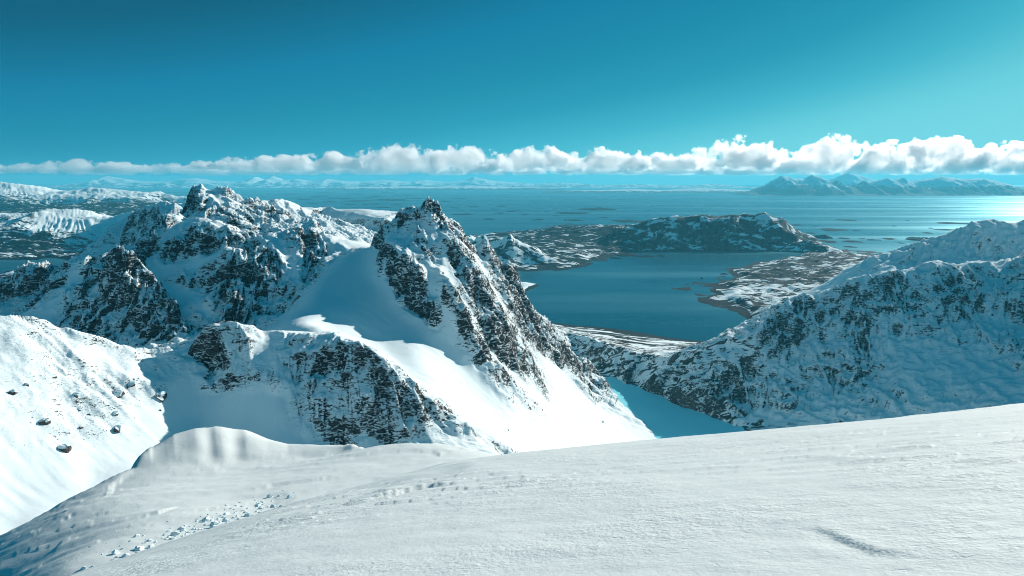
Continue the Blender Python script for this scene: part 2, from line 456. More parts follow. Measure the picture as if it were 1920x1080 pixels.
# towers further left
line(M1, .75, [(180, 510, 1640, .5), (205, 500, 1620, .6), (208, 470, 1580), (215, 460, 1570, .4), (232, 465, 1570, .4), (250, 474, 1570), (268, 500, 1560, .6), (285, 528, 1520, .5), (305, 545, 1470), (333, 562, 1400), (352, 595, 1320), (362, 630, 1240, .5)])
line(M1, .85, [(215, 500, 1530), (235, 530, 1480), (262, 560, 1420), (300, 600, 1330), (330, 635, 1250)])
line(M1, .35, [(180, 540, 1520), (195, 580, 1400), (215, 620, 1300), (240, 648, 1220)])
line(M1, .8, [(150, 545, 1500), (165, 590, 1380), (150, 620, 1290), (170, 650, 1220)])
line(M1, .04, [(130, 530, 1560), (105, 560, 1460), (70, 590, 1370), (50, 610, 1300)])
line(M1, .7, [(-200, 560, 1700), (-100, 545, 1700), (0, 537, 1700), (20, 520, 1700), (44, 500, 1700), (67, 496, 1700), (98, 512, 1690), (104, 501, 1690, .4), (143, 482, 1680, .25), (164, 487, 1670, .3), (168, 503, 1650, .4), (180, 510, 1640, .5)])
line(M1, .85, [(-100, 590, 1550), (0, 575, 1550), (40, 560, 1560), (90, 545, 1580)])
wpt(M1, .2, 0, [P(-200, 680, 1150), P(0, 700, 1120), P(150, 740, 1120), P(280, 740, 1110), P(360, 760, 1120), P(430, 700, 1180), P(490, 680, 1180)])
wpt(M1, .3, 0, [P(0, 620, 2100), P(120, 600, 2100), P(220, 560, 2100), P(-250, 640, 2100)])
wpt(M1, .2, 0, [P(400, 440, 2650), P(340, 450, 2700), P(470, 470, 2500), P(520, 495, 2450), P(575, 490, 2450), P(620, 500, 2400), P(680, 510, 2250)])
# --- peaks behind
line(BK, .4, [(196, 470, 3600, .5), (215, 440, 3500), (240, 404, 3300), (262, 391, 3200), (280, 383, 3150), (300, 376, 3100), (318, 375, 3100), (336, 380, 3100), (352, 392, 3100), (400, 400, 3050), (440, 392, 3000), (457, 374, 3000, .5), (477, 368, 3000, .5), (490, 378, 3050), (503, 382, 3050), (517, 371, 3100, .5), (533, 381, 3120, .4), (554, 389, 3170, .4), (576, 385, 3400, .1), (590, 388, 3550, .2), (612, 384, 3700, .15), (628, 394, 3720, .2), (645, 384, 3600, .08), (660, 386, 3600, .08), (680, 394, 3500, .1), (702, 403, 3420, .15), (722, 409, 3350), (735, 396, 3900, .2), (746, 390, 3950, .2), (762, 396, 3950)])
line(BK, .6, [(478, 371, 2990), (472, 392, 2930), (480, 412, 2850)])
line(BK, .6, [(517, 374, 3090), (508, 395, 3030), (522, 418, 2950)])
line(BK, .55, [(554, 390, 3160), (560, 405, 3090), (575, 425, 3000)])
line(BK, .5, [(612, 385, 3690), (600, 400, 3610), (592, 415, 3520)])
line(BK, .05, [(495, 408, 2920), (540, 412, 3010), (585, 414, 3400), (625, 412, 3570)])
line(BK, .3, [(625, 432, 3460), (655, 426, 3460, .5), (690, 432, 3380, .6), (712, 434, 3300, .6)])
wpt(BK, .3, .3, [P(640, 480, 2700), P(200, 520, 3000), P(300, 440, 2900)])
wpt(LO, 0, .3, [P(450, 420, 4600), P(600, 430, 4900), P(760, 470, 5000), P(850, 500, 5000), P(330, 430, 4800), P(250, 470, 5000)])
wpt(LO, 0, 0, [(-2500, 5600, -40), (-1700, 6500, -60), (-900, 6000, -60), (-300, 5500, -60), (-300, 4300, -40), (-2200, 9000, -60), (-3000, 10500, -30)])
wpt(LO, .2, .4, [P(120, 560, 2800), P(0, 580, 2800), P(-250, 600, 2800), P(150, 540, 3800), P(-250, 560, 3800)])
# --- left hills with the inlet below them
low(LO, 0, .6, [(-200, 540, 20), (0, 528, 12), (80, 522, 12), (140, 512, 14), (200, 500, 20)])
low(LO, 0, .4, [(-250, 520, 1), (0, 513, 1), (60, 511, 1), (110, 506, 1), (150, 497, 1)], True)
wpt(LO, 0, 0, [L(-250, 503, -12), L(0, 500, -12), L(60, 498, -12), L(110, 495, -10)])
low(LH, 0, .35, [(-250, 488, 1), (0, 486, 1), (60, 487, 1), (100, 484, 1), (140, 490, 1), (150, 497, 1)], True)
low(LH, .1, .72, [(-200, 465, 60), (0, 462, 70), (40, 470, 40), (90, 462, 70), (130, 468, 50), (180, 470, 40), (230, 462, 40), (270, 465, 40)])
line(LH, .35, [(-200, 430, 8000), (0, 428, 8000), (50, 432, 8000), (100, 435, 8000), (150, 440, 8000), (200, 445, 8000)], veg=.42)
line(LH, .2, [(-250, 405, 9300), (-100, 402, 9300), (0, 397, 9300), (28, 401, 9300), (50, 407, 9300), (75, 398, 9100), (95, 387, 9000), (115, 390, 9000), (137, 392, 9000), (156, 400, 9000), (176, 408, 9000), (200, 405, 8900), (230, 400, 8800), (262, 392, 8600), (300, 384, 8400), (360, 380, 8300)])
line(LH, .15, [(95, 388, 8950), (88, 410, 8550), (82, 432, 8200)])
line(LH, .25, [(205, 406, 8800), (192, 430, 8400), (185, 455, 8000)])
wpt(LH, .2, .5, [P(0, 430, 11000), P(100, 425, 11000), P(200, 425, 11000), P(300, 420, 10500), P(-250, 430, 11000), P(370, 420, 9500)])
# --- far hills on the left
line(LF, .15, [(-300, 350, 17000), (-150, 346, 17000), (0, 341, 17000), (25, 343, 17000), (50, 347, 17000), (75, 352, 17000), (105, 360, 17000), (140, 355, 17000), (170, 351, 17000), (195, 354, 17000), (240, 356, 17000), (275, 361, 17000), (300, 357, 17000), (340, 365, 17000), (400, 378, 16500)])
line(LF, .25, [(-250, 362, 16000), (0, 362, 16000), (60, 366, 16000), (120, 372, 15800), (180, 370, 15800), (240, 371, 15800), (300, 374, 15500), (350, 381, 15500)], veg=.12)
line(LF, .1, [(-250, 380, 15000), (0, 382, 15000), (80, 384, 15000), (160, 379, 15000), (240, 379, 15000), (320, 384, 15000)], veg=.85)
low(LF, 0, .9, [(-250, 408, 40), (0, 405, 40), (100, 403, 40), (200, 403, 40), (300, 400, 40), (380, 396, 20)])
wpt(LF, 0, 0, [P(-300, 356, 18600), P(0, 352, 18600), P(150, 362, 18600), P(300, 370, 18600), (-6000, 18600, -60), (-4000, 15000, -60), (-3000, 12500, -50)])
# --- shelf between lake and bay, shaded mountain
low(LO, .1, .45, [(1000, 600, 1), (1030, 605, 1), (1060, 611, 1), (1120, 616, 1), (1200, 628, 1), (1260, 638, 1), (1330, 645, 1)], True)
line(M5, .3, [(1020, 612, 3350), (1060, 622, 3150), (1100, 631, 3000), (1150, 646, 2830), (1200, 662, 2700), (1250, 670, 2580), (1295, 668, 2500), (1330, 650, 2470, .1), (1352, 642, 2450, .02), (1385, 640, 2440, .02), (1402, 650, 2430, .1)], veg=.35)
line(LO, .1, [(1100, 622, 3300), (1170, 636, 3150), (1230, 650, 3000), (1300, 652, 2950)], veg=.5)
low(M5, .35, .5, [(1100, 690, 15), (1145, 704, 15), (1200, 727, 15), (1250, 749, 15), (1300, 770, 15), (1350, 788, 15), (1392, 802, 15), (1430, 830, 15), (1440, 870, 15)], True)
low(M5, .8, .3, [(1120, 665, 60), (1175, 695, 60), (1225, 715, 60), (1275, 730, 65), (1325, 735, 75), (1375, 760, 60)])
line(M5, .6, [(1402, 650, 2430, 0.38), (1420, 624, 2470, 0.50), (1438, 602, 2520, 0.70), (1458, 580, 2570), (1482, 561, 2650), (1510, 549, 2660, 0.50), (1530, 552, 2670, 0.50), (1545, 546, 2670, 0.62), (1575, 540, 2680), (1600, 525, 2690, 0.50), (1620, 518, 2700, 0.42), (1640, 527, 2700, 0.70), (1662, 511, 2720), (1685, 507, 2730, 0.54), (1705, 505, 2740), (1735, 495, 2760, 0.46), (1770, 489, 2780), (1792, 500, 2790, 0.70), (1815, 497, 2790), (1838, 489, 2800, 0.46), (1870, 496, 2790), (1900, 491, 2770), (1930, 478, 2750), (1990, 420, 2700), (2100, 350, 2600), (2250, 300, 2450), (2450, 280, 2300)])
line(M5, .62, [(1420, 672, 2400, 0.38), (1462, 618, 2500, 0.78), (1510, 600, 2590, 0.90), (1560, 595, 2590, 0.46), (1600, 580, 2600, 0.70), (1650, 590, 2570, 0.46), (1700, 560, 2610, 0.70), (1750, 560, 2590, 0.46), (1800, 560, 2580, 0.78), (1860, 555, 2570, 0.62), (1910, 560, 2520, 0.46), (2050, 540, 2450, 0.38)])
line(M5, .5, [(1390, 715, 2330, 0.70), (1432, 690, 2370, 0.46), (1500, 650, 2490, 0.42), (1560, 640, 2490, 0.46), (1620, 650, 2470, 0.70), (1660, 630, 2490, 0.38), (1720, 620, 2480, 0.46), (1800, 610, 2480, 0.54), (1880, 610, 2470, 0.30), (1960, 630, 2400, 0.38)])
line(M5, .5, [(1385, 768, 2220, 0.70), (1452, 745, 2240, 0.66), (1520, 720, 2330, 0.50), (1580, 720, 2310, 0.70), (1640, 690, 2350, 0.62), (1700, 690, 2290, 0.30), (1770, 680, 2300, 0.26), (1850, 670, 2300, 0.38), (1915, 655, 2280, 0.70), (2020, 660, 2200, 0.38)])
line(M5, .42, [(1450, 790, 2130, 0.54), (1520, 788, 2080, 0.46), (1600, 783, 2080, 0.46), (1680, 770, 2080, 0.42), (1760, 755, 2070, 0.38), (1850, 740, 2060, 0.42), (1930, 730, 2040, 0.30), (2050, 740, 2000, 0.30)])
wpt(M5, .1, 0, [P(1500, 890, 1900), P(1650, 900, 1800), P(1800, 920, 1720), P(1950, 920, 1600), P(2250, 780, 1500)])
wpt(VA, 0, 0, [L(1185, 735, -25), L(1240, 768, -25), L(1290, 790, -25), L(1345, 812, -25), L(1290, 850, -25), L(1400, 860, -25), L(1250, 800, -25)])
# --- snow mountain behind
line(M6, .18, [(1610, 492, 4500, .1), (1633, 487, 4400), (1660, 480, 4350, .3), (1687, 473, 4300), (1710, 462, 4300), (1728, 458, 4300, .3), (1747, 453, 4300), (1765, 448, 4300), (1787, 440, 4300), (1813, 428, 4300), (1828, 421, 4300), (1842, 416, 4300, .05), (1854, 413, 4300, .05), (1880, 420, 4300), (1900, 424, 4300), (1930, 418, 4300), (2000, 410, 4200), (2150, 395, 4200), (2400, 390, 4000)])
line(M6, .15, [(1790, 441, 4270), (1815, 440, 4150), (1843, 433, 4050, .02), (1860, 448, 3900), (1872, 462, 3780, .3)])
line(M6, .1, [(1905, 426, 4260), (1890, 436, 4080, .02), (1912, 452, 3900, .02), (1930, 470, 3700)])
line(M6, .5, [(1740, 470, 4000), (1770, 480, 3800, .1), (1795, 488, 3600, .1), (1812, 500, 3400, .2)])
line(M6, .4, [(1690, 495, 3850), (1730, 500, 3700), (1650, 505, 3900, .2), (1820, 475, 3800), (1850, 490, 3600), (1900, 485, 3500)])
wpt(M6, .2, .1, [P(1600, 570, 3200), P(1700, 535, 3200), P(1850, 530, 3200), P(2000, 500, 3200), P(2300, 470, 3200), P(1500, 600, 3250)])
wpt(M6, .1, .3, [P(1700, 490, 5400), P(1850, 470, 5500), P(2000, 470, 5500), P(2300, 460, 5500)])
# --- bay lowland on the right
low(LO, 0, .35, [(1400, 592, 1), (1380, 583, 1), (1350, 576, 1), (1330, 570, 1), (1312, 562, 1), (1326, 555, 1), (1305, 551, 1), (1288, 548, 1), (1284, 544, 1), (1303, 541, 1), (1330, 541, 1), (1352, 540, 1), (1340, 532, 1), (1362, 526, 1), (1376, 518, 1), (1370, 507, 1), (1385, 500, 1), (1412, 495, 1), (1450, 489, 1), (1490, 481, 1), (1515, 473, 1), (1535, 467, 1), (1550, 463, 1), (1568, 467, 1), (1600, 478, 1), (1640, 484, 1), (1670, 474, 1), (1720, 455, 1)], True)
low(LO, .03, .42, [(1370, 566, 14), (1400, 570, 16), (1430, 580, 20), (1340, 560, 10), (1360, 550, 12), (1400, 553, 20), (1450, 560, 30), (1500, 560, 45), (1560, 570, 60)])
low(LO, .03, .66, [(1400, 530, 25), (1400, 508, 25), (1440, 515, 30), (1450, 498, 25), (1480, 530, 35), (1500, 505, 30), (1550, 530, 45), (1540, 500, 45), (1520, 485, 45), (1600, 530, 60)])
low(LO, .2, .72, [(1545, 474, 60), (1565, 473, 85), (1585, 478, 85), (1600, 486, 60), (1560, 486, 55)])
low(LO, .1, .3, [(1620, 500, 70), (1650, 497, 110), (1610, 515, 70), (1660, 515, 120), (1480, 545, 40), (1530, 550, 50)])
wpt(LO, 0, 0, [L(1300, 600, -25), L(1350, 620, -25), L(1420, 625, -20), L(1250, 560, -30), L(1150, 560, -30), L(1050, 540, -30), L(1250, 500, -30), L(1330, 490, -30), L(1440, 480, -20), L(1200, 495, -25), L(1500, 475, -10), L(1000, 560, -30), L(1100, 595, -20), L(1620, 460, -25), L(1700, 440, -30), L(1560, 450, -25), L(1650, 470, -15), L(1560, 430, -40), L(1900, 420, -40), L(2300, 420, -40), L(1320, 550, -8)])
# --- island with its mountain and the lowland left of it
low(IS, 0, .5, [(880, 496, 1), (930, 503, 1), (960, 505, 1), (1000, 508, 1), (1050, 506, 1), (1085, 501, 1), (1098, 496, 1), (1080, 494, 1), (1112, 491, 1), (1140, 489, 1), (1128, 485, 1), (1150, 480, 1), (1172, 476, 1), (1200, 472, 1), (1240, 470, 1), (1300, 470, 1), (1350, 471, 1), (1400, 471, 1), (1450, 470, 1), (1490, 468, 1), (1520, 464, 1), (1540, 458, 1), (1530, 452, 1), (1500, 444, 1)], True)
low(IS, .05, .62, [(930, 492, 30), (970, 492, 25), (1000, 495, 25), (1050, 494, 22), (1020, 482, 40), (1070, 482, 30), (1100, 478, 25), (1000, 470, 60), (1050, 468, 50), (1110, 468, 35)])
low(IS, .05, .85, [(1150, 465, 30), (1200, 460, 40), (1040, 448, 60), (1100, 450, 60), (1160, 448, 60), (1080, 438, 70)])
low(IS, .1, .6, [(960, 440, 1), (983, 434, 1), (1000, 431, 1), (1060, 419, 1), (1120, 414, 1), (1180, 412, 1)], True)
line(IS, .12, [(985, 433, 10100), (1020, 430, 9900), (1050, 426, 9800), (1100, 421, 9800), (1130, 422, 9600), (1160, 427, 9300)], veg=.7)
line(IS, .2, [(1160, 427, 9300), (1185, 424, 9200), (1205, 418, 9100), (1225, 409, 9000), (1236, 402, 8950), (1245, 399, 8900, .1), (1268, 399, 8900, .2), (1292, 403, 9000), (1330, 403, 9100), (1360, 402, 9100), (1385, 397, 9000), (1405, 394, 8950), (1424, 393, 8900), (1440, 398, 8850), (1456, 410, 8700), (1472, 421, 8500), (1490, 433, 8300), (1512, 446, 8050), (1540, 458, 7800)], veg=.5)
line(IS, .35, [(1210, 435, 8600), (1245, 428, 8550), (1285, 432, 8600), (1300, 425, 8700), (1340, 420, 8600), (1380, 418, 8500), (1430, 425, 8400), (1470, 440, 8250)], veg=.66)
line(IS, .2, [(1243, 400, 8880), (1262, 415, 8700), (1275, 432, 8500)])
line(IS, .35, [(1220, 453, 8150), (1270, 450, 8150), (1320, 448, 8100), (1370, 448, 8080), (1430, 450, 8060), (1480, 456, 8000)], veg=.72)
low(IS, .05, .85, [(1230, 464, 15), (1290, 463, 18), (1350, 463, 18), (1420, 463, 16), (1480, 463, 10)])
line(IS, .3, [(862, 440, 6600), (872, 428, 6600, .1), (892, 425, 6600, .02), (930, 431, 6550, .02), (950, 438, 6500, .1), (965, 446, 6450), (980, 455, 6500), (1000, 462, 6700)], veg=.15)
line(IS, .4, [(880, 455, 6430), (910, 465, 6350), (945, 470, 6330, .2), (960, 478, 6300)], veg=.6)
wpt(IS, 0, .5, [L(900, 485, 40), L(840, 490, 30)])
wpt(LO, 0, 0, [L(950, 432, -20), L(900, 428, -30), L(850, 425, -40), L(1100, 408, -40), L(1250, 403, -40), L(1450, 405, -60), L(1520, 440, -30), L(1500, 425, -50), L(900, 515, -15), L(960, 520, -20), L(1080, 520, -20)])
# --- ground under the snow crest the viewer stands on, and the outer frame of the sheet
wpt(VA, 0, 0, [(-420, 560, 440), (-200, 620, 430), (-50, 760, 425), (60, 850, 400), (-330, 400, 480), (-100, 400, 480), (150, 500, 420), (300, 800, 280), (500, 1100, 150), (650, 1500, 60), (780, 1750, 40), (450, 600, 380), (1100, 1300, 300), (900, 900, 360)])
wpt(VA, 0, 0, [(-400, 200, 560), (0, 200, 560), (400, 200, 560), (-900, 520, 480), (900, 500, 500), (2400, 1600, 500)])
for yy in (200, 900, 2100, 3800, 6000, 9000, 13000, 19500):
    for sg in (-1, 1):
        zz = {200: 520, 900: 560, 2100: 480, 3800: 380 if sg > 0 else 60}.get(yy, -60)
        if sg < 0 and yy > 12000: zz = 300
        wpt(VA if yy < 4000 else LO, .1, .1, [(sg * 1.4 * yy, yy, zz)])
wpt(LO, 0, 0, [(x, 19500, -60) for x in (-5000, 0, 6000, 14000)] + [(x, 14000, -60) for x in (-1500, 3000, 9000)])

# triangulated ground
SC = 1e-3
vin = [Vector((p[0] * SC, p[1] * SC)) for p in PTS]
tv, te, tf, ov, oe, of = delaunay_2d_cdt(vin, EDGES, [], 0, 1e-5)
PA = np.array(PTS)
tz = np.zeros((len(tv), 6))
for i, v in enumerate(tv):
    if ov[i]:
        tz[i] = PA[ov[i][0]]
    else:
        d = np.hypot(PA[:, 0] - v.x / SC, PA[:, 1] - v.y / SC)
        k = np.argsort(d)[:2]
        w = 1 / (d[k] + 1e-3); w /= w.sum()
        tz[i, :5] = (PA[k, :5] * w[:, None]).sum(0)
        tz[i, 5] = PA[k[0], 5]
    tz[i, 0], tz[i, 1] = v.x / SC, v.y / SC

def sample_tin(X, Y):
    sh = X.shape
    x, y = X.ravel(), Y.ravel()
    out = np.full((x.size, 3), -60.0); out[:, 1:] = 0
    grp = np.full(x.size, gid(VA), np.int16)
    order = np.argsort(y)
    ys = y[order]
    for f in tf:
        a, b, c = tz[f[0]], tz[f[1]], tz[f[2]]
        y0, y1 = min(a[1], b[1], c[1]), max(a[1], b[1], c[1])
        i0, i1 = np.searchsorted(ys, y0), np.searchsorted(ys, y1, 'right')
        if i1 <= i0: continue
        ids = order[i0:i1]
        xx, yy = x[ids], y[ids]
        m = (xx >= min(a[0], b[0], c[0])) & (xx <= max(a[0], b[0], c[0]))
        if not m.any(): continue
        ids, xx, yy = ids[m], xx[m], yy[m]
        det = (b[1] - c[1]) * (a[0] - c[0]) + (c[0] - b[0]) * (a[1] - c[1])
        if abs(det) < 1e-9: continue
        w0 = ((b[1] - c[1]) * (xx - c[0]) + (c[0] - b[0]) * (yy - c[1])) / det
        w1 = ((c[1] - a[1]) * (xx - c[0]) + (a[0] - c[0]) * (yy - c[1])) / det
        w2 = 1 - w0 - w1
        m = (w0 >= -1e-6) & (w1 >= -1e-6) & (w2 >= -1e-6)
        if not m.any(): continue
        ids, w0, w1, w2 = ids[m], w0[m], w1[m], w2[m]
        out[ids] = w0[:, None] * a[2:5] + w1[:, None] * b[2:5] + w2[:, None] * c[2:5]
        W = np.stack([w0, w1, w2], 1).argmax(1)
        grp[ids] = np.array([a[5], b[5], c[5]])[W]
    return out[:, 0].reshape(sh), out[:, 1].reshape(sh), out[:, 2].reshape(sh), grp.reshape(sh)

# columns: even across the view, coarser outside it
ts = np.concatenate([np.linspace(-1.15, -.88, 60)[:-1], np.linspace(-.88, .86, 1180), np.linspace(.86, 1.30, 70)[1:]])
NEAR_ROWS, FAR_ROWS = 690, 250
y1 = np.exp(np.linspace(math.log(260), math.log(560), 45)[:-1])
y2 = np.exp(np.linspace(math.log(560), math.log(3800), NEAR_ROWS - 44))
y3 = np.exp(np.linspace(math.log(3800), math.log(18700), FAR_ROWS))[1:]
ys = np.concatenate([y1, y2, y3])
T, Yg = np.meshgrid(ts, ys)
Xg = T * Yg
# ragged crests: shift the lookup a little
s1 = sstep(700, 1500, Yg)
s2 = sstep(3500, 6500, Yg)
wx = noise(Xg / 45, Yg / 45, 1) * 7 * (1 + s1) + noise(Xg / 20, Yg / 20, 3) * 4 * (1 + s1) + noise(Xg / 420, Yg / 420, 5) * 60 * s2 + noise(Xg / 160, Yg / 160, 15) * 25 * s2
wy = noise(Xg / 45, Yg / 45, 2) * 7 * (1 + s1) + noise(Xg / 20, Yg / 20, 4) * 4 * (1 + s1) + noise(Xg / 420, Yg / 420, 6) * 60 * s2 + noise(Xg / 160, Yg / 160, 16) * 25 * s2
Z0, RK, VG, GR = sample_tin(Xg + wx, Yg + wy)
RKs = blur(RK, 2, 2)
VGs = blur(VG, 2, 2)
Zs = blur(Z0, 9, 2)
k = sstep(.08, .40, blur(RK, 3, 2))
near = 1 - sstep(3600, 4600, Yg)
Z = Zs * (1 - k) * near + blur(Z0, 1, 1) * (1 - (1 - k) * near)
# gullies and ribs that run down the fall line
Zc = blur(Z0, 7, 2)
dlog = np.gradient(np.log(ys))[:, None] * np.ones_like(T)
dts = np.gradient(ts)[None, :] * np.ones_like(T)
zi, zj = np.gradient(Zc)
zt = zj / dts
zx = zt / Yg
zy = zi / (Yg * dlog) - T * zx
gl = np.hypot(zx, zy) + 1e-6
ux, uy = -zx / gl, -zy / gl
ds = 7.0 * np.clip(Yg / 1500, .6, 6)
di = uy * ds / (Yg * dlog)
dj = (ux - T * uy) * ds / Yg / dts
fs = np.clip(Yg / 1500, .6, 6)
II, JJ = np.meshgrid(np.arange(T.shape[0], dtype=np.float32), np.arange(T.shape[1], dtype=np.float32), indexing='ij')
def along_slope(base, steps):
    acc = base.copy()
    for sgn in (1, -1):
        ci, cj = II.copy(), JJ.copy()
        for _ in range(steps):
            ci = ci + sgn * bilin(di, ci, cj); cj = cj + sgn * bilin(dj, ci, cj)
            acc += bilin(base, ci, cj)
    return np.clip(acc / acc.std(), -2.2, 2.2)
fsz = np.where(Yg > 3800, 4.0, np.where(Yg < 1100, .7, 1.0))
gully = along_slope(noise(Xg / (15 * fsz), Yg / (15 * fsz), 21) + .7 * noise(Xg / 34, Yg / 34, 22), 9)
gully2 = along_slope(noise(Xg / (7 * fsz), Yg / (7 * fsz), 23), 4)
lowland = sstep(2, 60, Z)
amp = RKs * near * sstep(.1, .6, gl + .25) * sstep(12, 60, Z)
near_amp = np.where(Yg < 1150, .62, 1.0)
big = 1 + blur(.7 * (GR == gid(M1)) + 1.2 * ((GR == gid(M5)) | (GR == gid(M6))), 6, 2)
gw = sstep(.22, .5, RKs) * np.where(Yg < 1150, .62, 1.0) * (1 - .45 * blur((GR == gid(M5)).astype(float), 8, 2))
Z = Z + amp * near_amp * (17 * ridged(Xg / 130, Yg / 130, 31) - 6 + big * (12 * ridged(Xg / 58, Yg / 58, 32) - 4.2) + 5.5 * ridged(Xg / 27, Yg / 27, 33) - 1.8 + 2.6 * noise(Xg / 12, Yg / 12, 34) + 1.8 * noise(Xg / 6.5, Yg / 6.5, 35) + gw * (8.5 * gully - 3.5 * np.abs(gully) + 3.4 * gully2))
m5 = blur((GR == gid(M5)).astype(float), 8, 2)
Z = Z + amp * m5 * (16 * ridged(Xg / 210, Yg / 300, 38) - 6)
Z = Z + (1 - RKs) * near * (1.3 * noise(Xg / 90, Yg / 90, 41) + .45 * noise(Xg / 28, Yg / 28, 42)) * lowland
Z = Z + (1 - RKs) * near * sstep(.22, .5, gl) * lowland * (.28 * gully)
fa = (1 - near) * lowland
Z = Z + fa * (26 * noise(Xg / 520, Yg / 520, 51) + 16 * ridged(Xg / 240, Yg / 240, 52) - 6 + 10 * noise(Xg / 110, Yg / 110, 53) + 5 * noise(Xg / 50, Yg / 50, 54) + 5 * gully * RKs + 3 * gully2) * (.40 + .60 * sstep(40, 220, Z))
Z = Z + (1 - near) * sstep(4, 16, Z) * sstep(170, 60, Z) * (34 * np.clip(noise(Xg / 330, Yg / 420, 57), 0, 1) + 20 * np.clip(noise(Xg / 120, Yg / 190, 58), 0, 1) + 9 * noise(Xg / 60, Yg / 80, 59))
Z = Z + (1 - near) * sstep(-8, 6, Z) * sstep(60, 10, Z) * (6 * noise(Xg / 190, Yg / 190, 55) + 5 * noise(Xg / 80, Yg / 80, 56))

lq = (Z + .55 * Xg + .25 * Yg) / 15 + .9 * noise(Xg / 40, Yg / 40, 36)
saw = lq - np.floor(lq)
Z = Z + amp * near_amp * 5.0 * (np.where(saw < .75, saw / .75, (1 - saw) / .25) - .5) * (.5 + noise(Xg / 70, Yg / 70, 37))
VGs = np.where((Yg > 3300) & (Z < 9), np.maximum(VGs, 1.3), VGs)      # bare tide-washed rock along the shore
co = np.stack([Xg, Yg, Z], -1).reshape(-1, 3)
quads = grid_faces(*T.shape)
under = (Z.ravel() < -6)
keep = ~under[quads].all(1)
fg_ = GR.ravel()[quads[:, 0]]
attrs = {'rock': RKs.ravel(), 'veg': VGs.ravel()}
INFO = {
    LS: ('snow_slope', M_CLOSE, 'sunlit snow slope with scattered dark rocks at the left edge'),
    BU: ('rocky_buttress', M_CLOSE, 'dark rocky buttress and knob around the shaded snow bowl'),
    M1: ('jagged_massif', M_NEAR, 'broad jagged massif with black cliffs on the left'),
    M2: ('pointed_peak', M_NEAR, 'pointed rocky peak with a smooth snow apron running down to the lake'),
    M5: ('shaded_mountain', M_NEAR, 'shaded craggy mountain wall beyond the frozen lake on the right'),
    M6: ('snow_mountain', M_NEAR, 'white rounded mountain with sunlit ribs behind the shaded wall'),
    BK: ('back_peaks', M_NEAR, 'small snowy peaks and domes behind the jagged massif'),
    LO: ('coastal_lowland', M_FAR, 'patchy dark lowland with snow between the coves'),
    IS: ('island_hills', M_FAR, 'dark island mountain with a flat crest beyond the bay'),
    LH: ('snowy_hills', M_FAR, 'sunlit snowy hills with brown lower slopes above the inlet'),
    LF: ('distant_hills', M_FAR, 'low snowy hills above a dark wooded shore, far left'),
    VA: ('valley_floor', M_NEAR, 'valley ground below the snow crest'),
}
for g, (nm, mt, lb) in INFO.items():
    sel = keep & (fg_ == gid(g))
    if sel.any():
        tag(make_mesh(nm, co, quads[sel], mt, attrs), lb, kind='structure')

# ------------------------------------------------------------------ water
def sheet(name, pts, mat):
    me = bpy.data.meshes.new(name)
    me.from_pydata(pts, [], [list(range(len(pts)))])
    me.materials.append(mat)
    o = bpy.data.objects.new(name, me); COL.objects.link(o)
    return o
tag(sheet('sea', [(-140000, 2500, 0), (140000, 2500, 0), (140000, 120000, 0), (-140000, 120000, 0)], M_SEA), 'calm teal sea', kind='structure')
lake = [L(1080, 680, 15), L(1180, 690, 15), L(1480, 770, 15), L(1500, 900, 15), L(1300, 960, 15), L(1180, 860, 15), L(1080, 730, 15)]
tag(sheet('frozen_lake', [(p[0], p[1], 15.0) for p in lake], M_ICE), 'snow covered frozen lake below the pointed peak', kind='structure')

# ------------------------------------------------------------------ the snow crest underfoot
def fg1(x, y):
    return -1.9 - .270 * y + .108 * x - .003 * y * y - .0137 * np.where(x < 0, x * x, 0)
cps = []
for yy in (1.5, 3, 5, 8, 12, 17, 23, 30):
    for tt in (-1.1, -.8, -.55, -.3, -.1, .1, .35, .6, .9, 1.3):
        cps.append((tt * yy, yy, float(fg1(tt * yy, yy))))
for yy in (45, 70, 100, 140, 190):
    for tt in (.35, .6, .9, 1.3):
        cps.append((tt * yy, yy, float(fg1(tt * yy, yy))))
FG = [(100, 1080, 44), (300, 1040, 46), (500, 985, 50), (640, 950, 55), (830, 904, 62), (960, 873, 66), (1050, 858, 60),
      (60, 1010, 66), (180, 940, 76), (300, 960, 62), (420, 940, 68), (540, 905, 76), (640, 880, 82), (740, 855, 90),
      (700, 838, 100), (800, 831, 100), (870, 840, 98), (960, 861, 92),
      (0, 1001, 84), (130, 925, 92), (200, 888, 98), (258, 858, 104), (330, 905, 88), (430, 890, 92), (620, 856, 102),
      (-150, 1090, 76), (-300, 1180, 70), (-150, 1200, 50)]
for q in FG:
    p = P(*q); cps.append((p[0], p[1], p[2] - EYE))
cps = np.array(cps)
def tps(r2):
    return np.where(r2 > 0, .5 * r2 * np.log(np.maximum(r2, 1e-12)), 0)
n = len(cps)
cs = cps[:, :2] / 50.0
Kx = tps(((cs[:, None] - cs[None]) ** 2).sum(-1)) + np.eye(n) * 1e-5
Pm = np.concatenate([np.ones((n, 1)), cs], 1)
A = np.block([[Kx, Pm], [Pm.T, np.zeros((3, 3))]])
sol = np.linalg.solve(A, np.concatenate([cps[:, 2], np.zeros(3)]))
def fg_h(X, Y):
    x, y = X.ravel() / 50.0, Y.ravel() / 50.0
    h = sol[n] + sol[n + 1] * x + sol[n + 2] * y
    for i in range(n):
        h += sol[i] * tps((x - cs[i, 0]) ** 2 + (y - cs[i, 1]) ** 2)
    return h.reshape(X.shape)
fts = np.concatenate([np.linspace(-1.5, -.85, 25)[:-1], np.linspace(-.85, .85, 700), np.linspace(.85, 1.5, 25)[1:]])
fys = np.exp(np.linspace(math.log(1.2), math.log(240), 430))
FT, FY = np.meshgrid(fts, fys)
FX = FT * FY
FZ = fg_h(FX, FY)
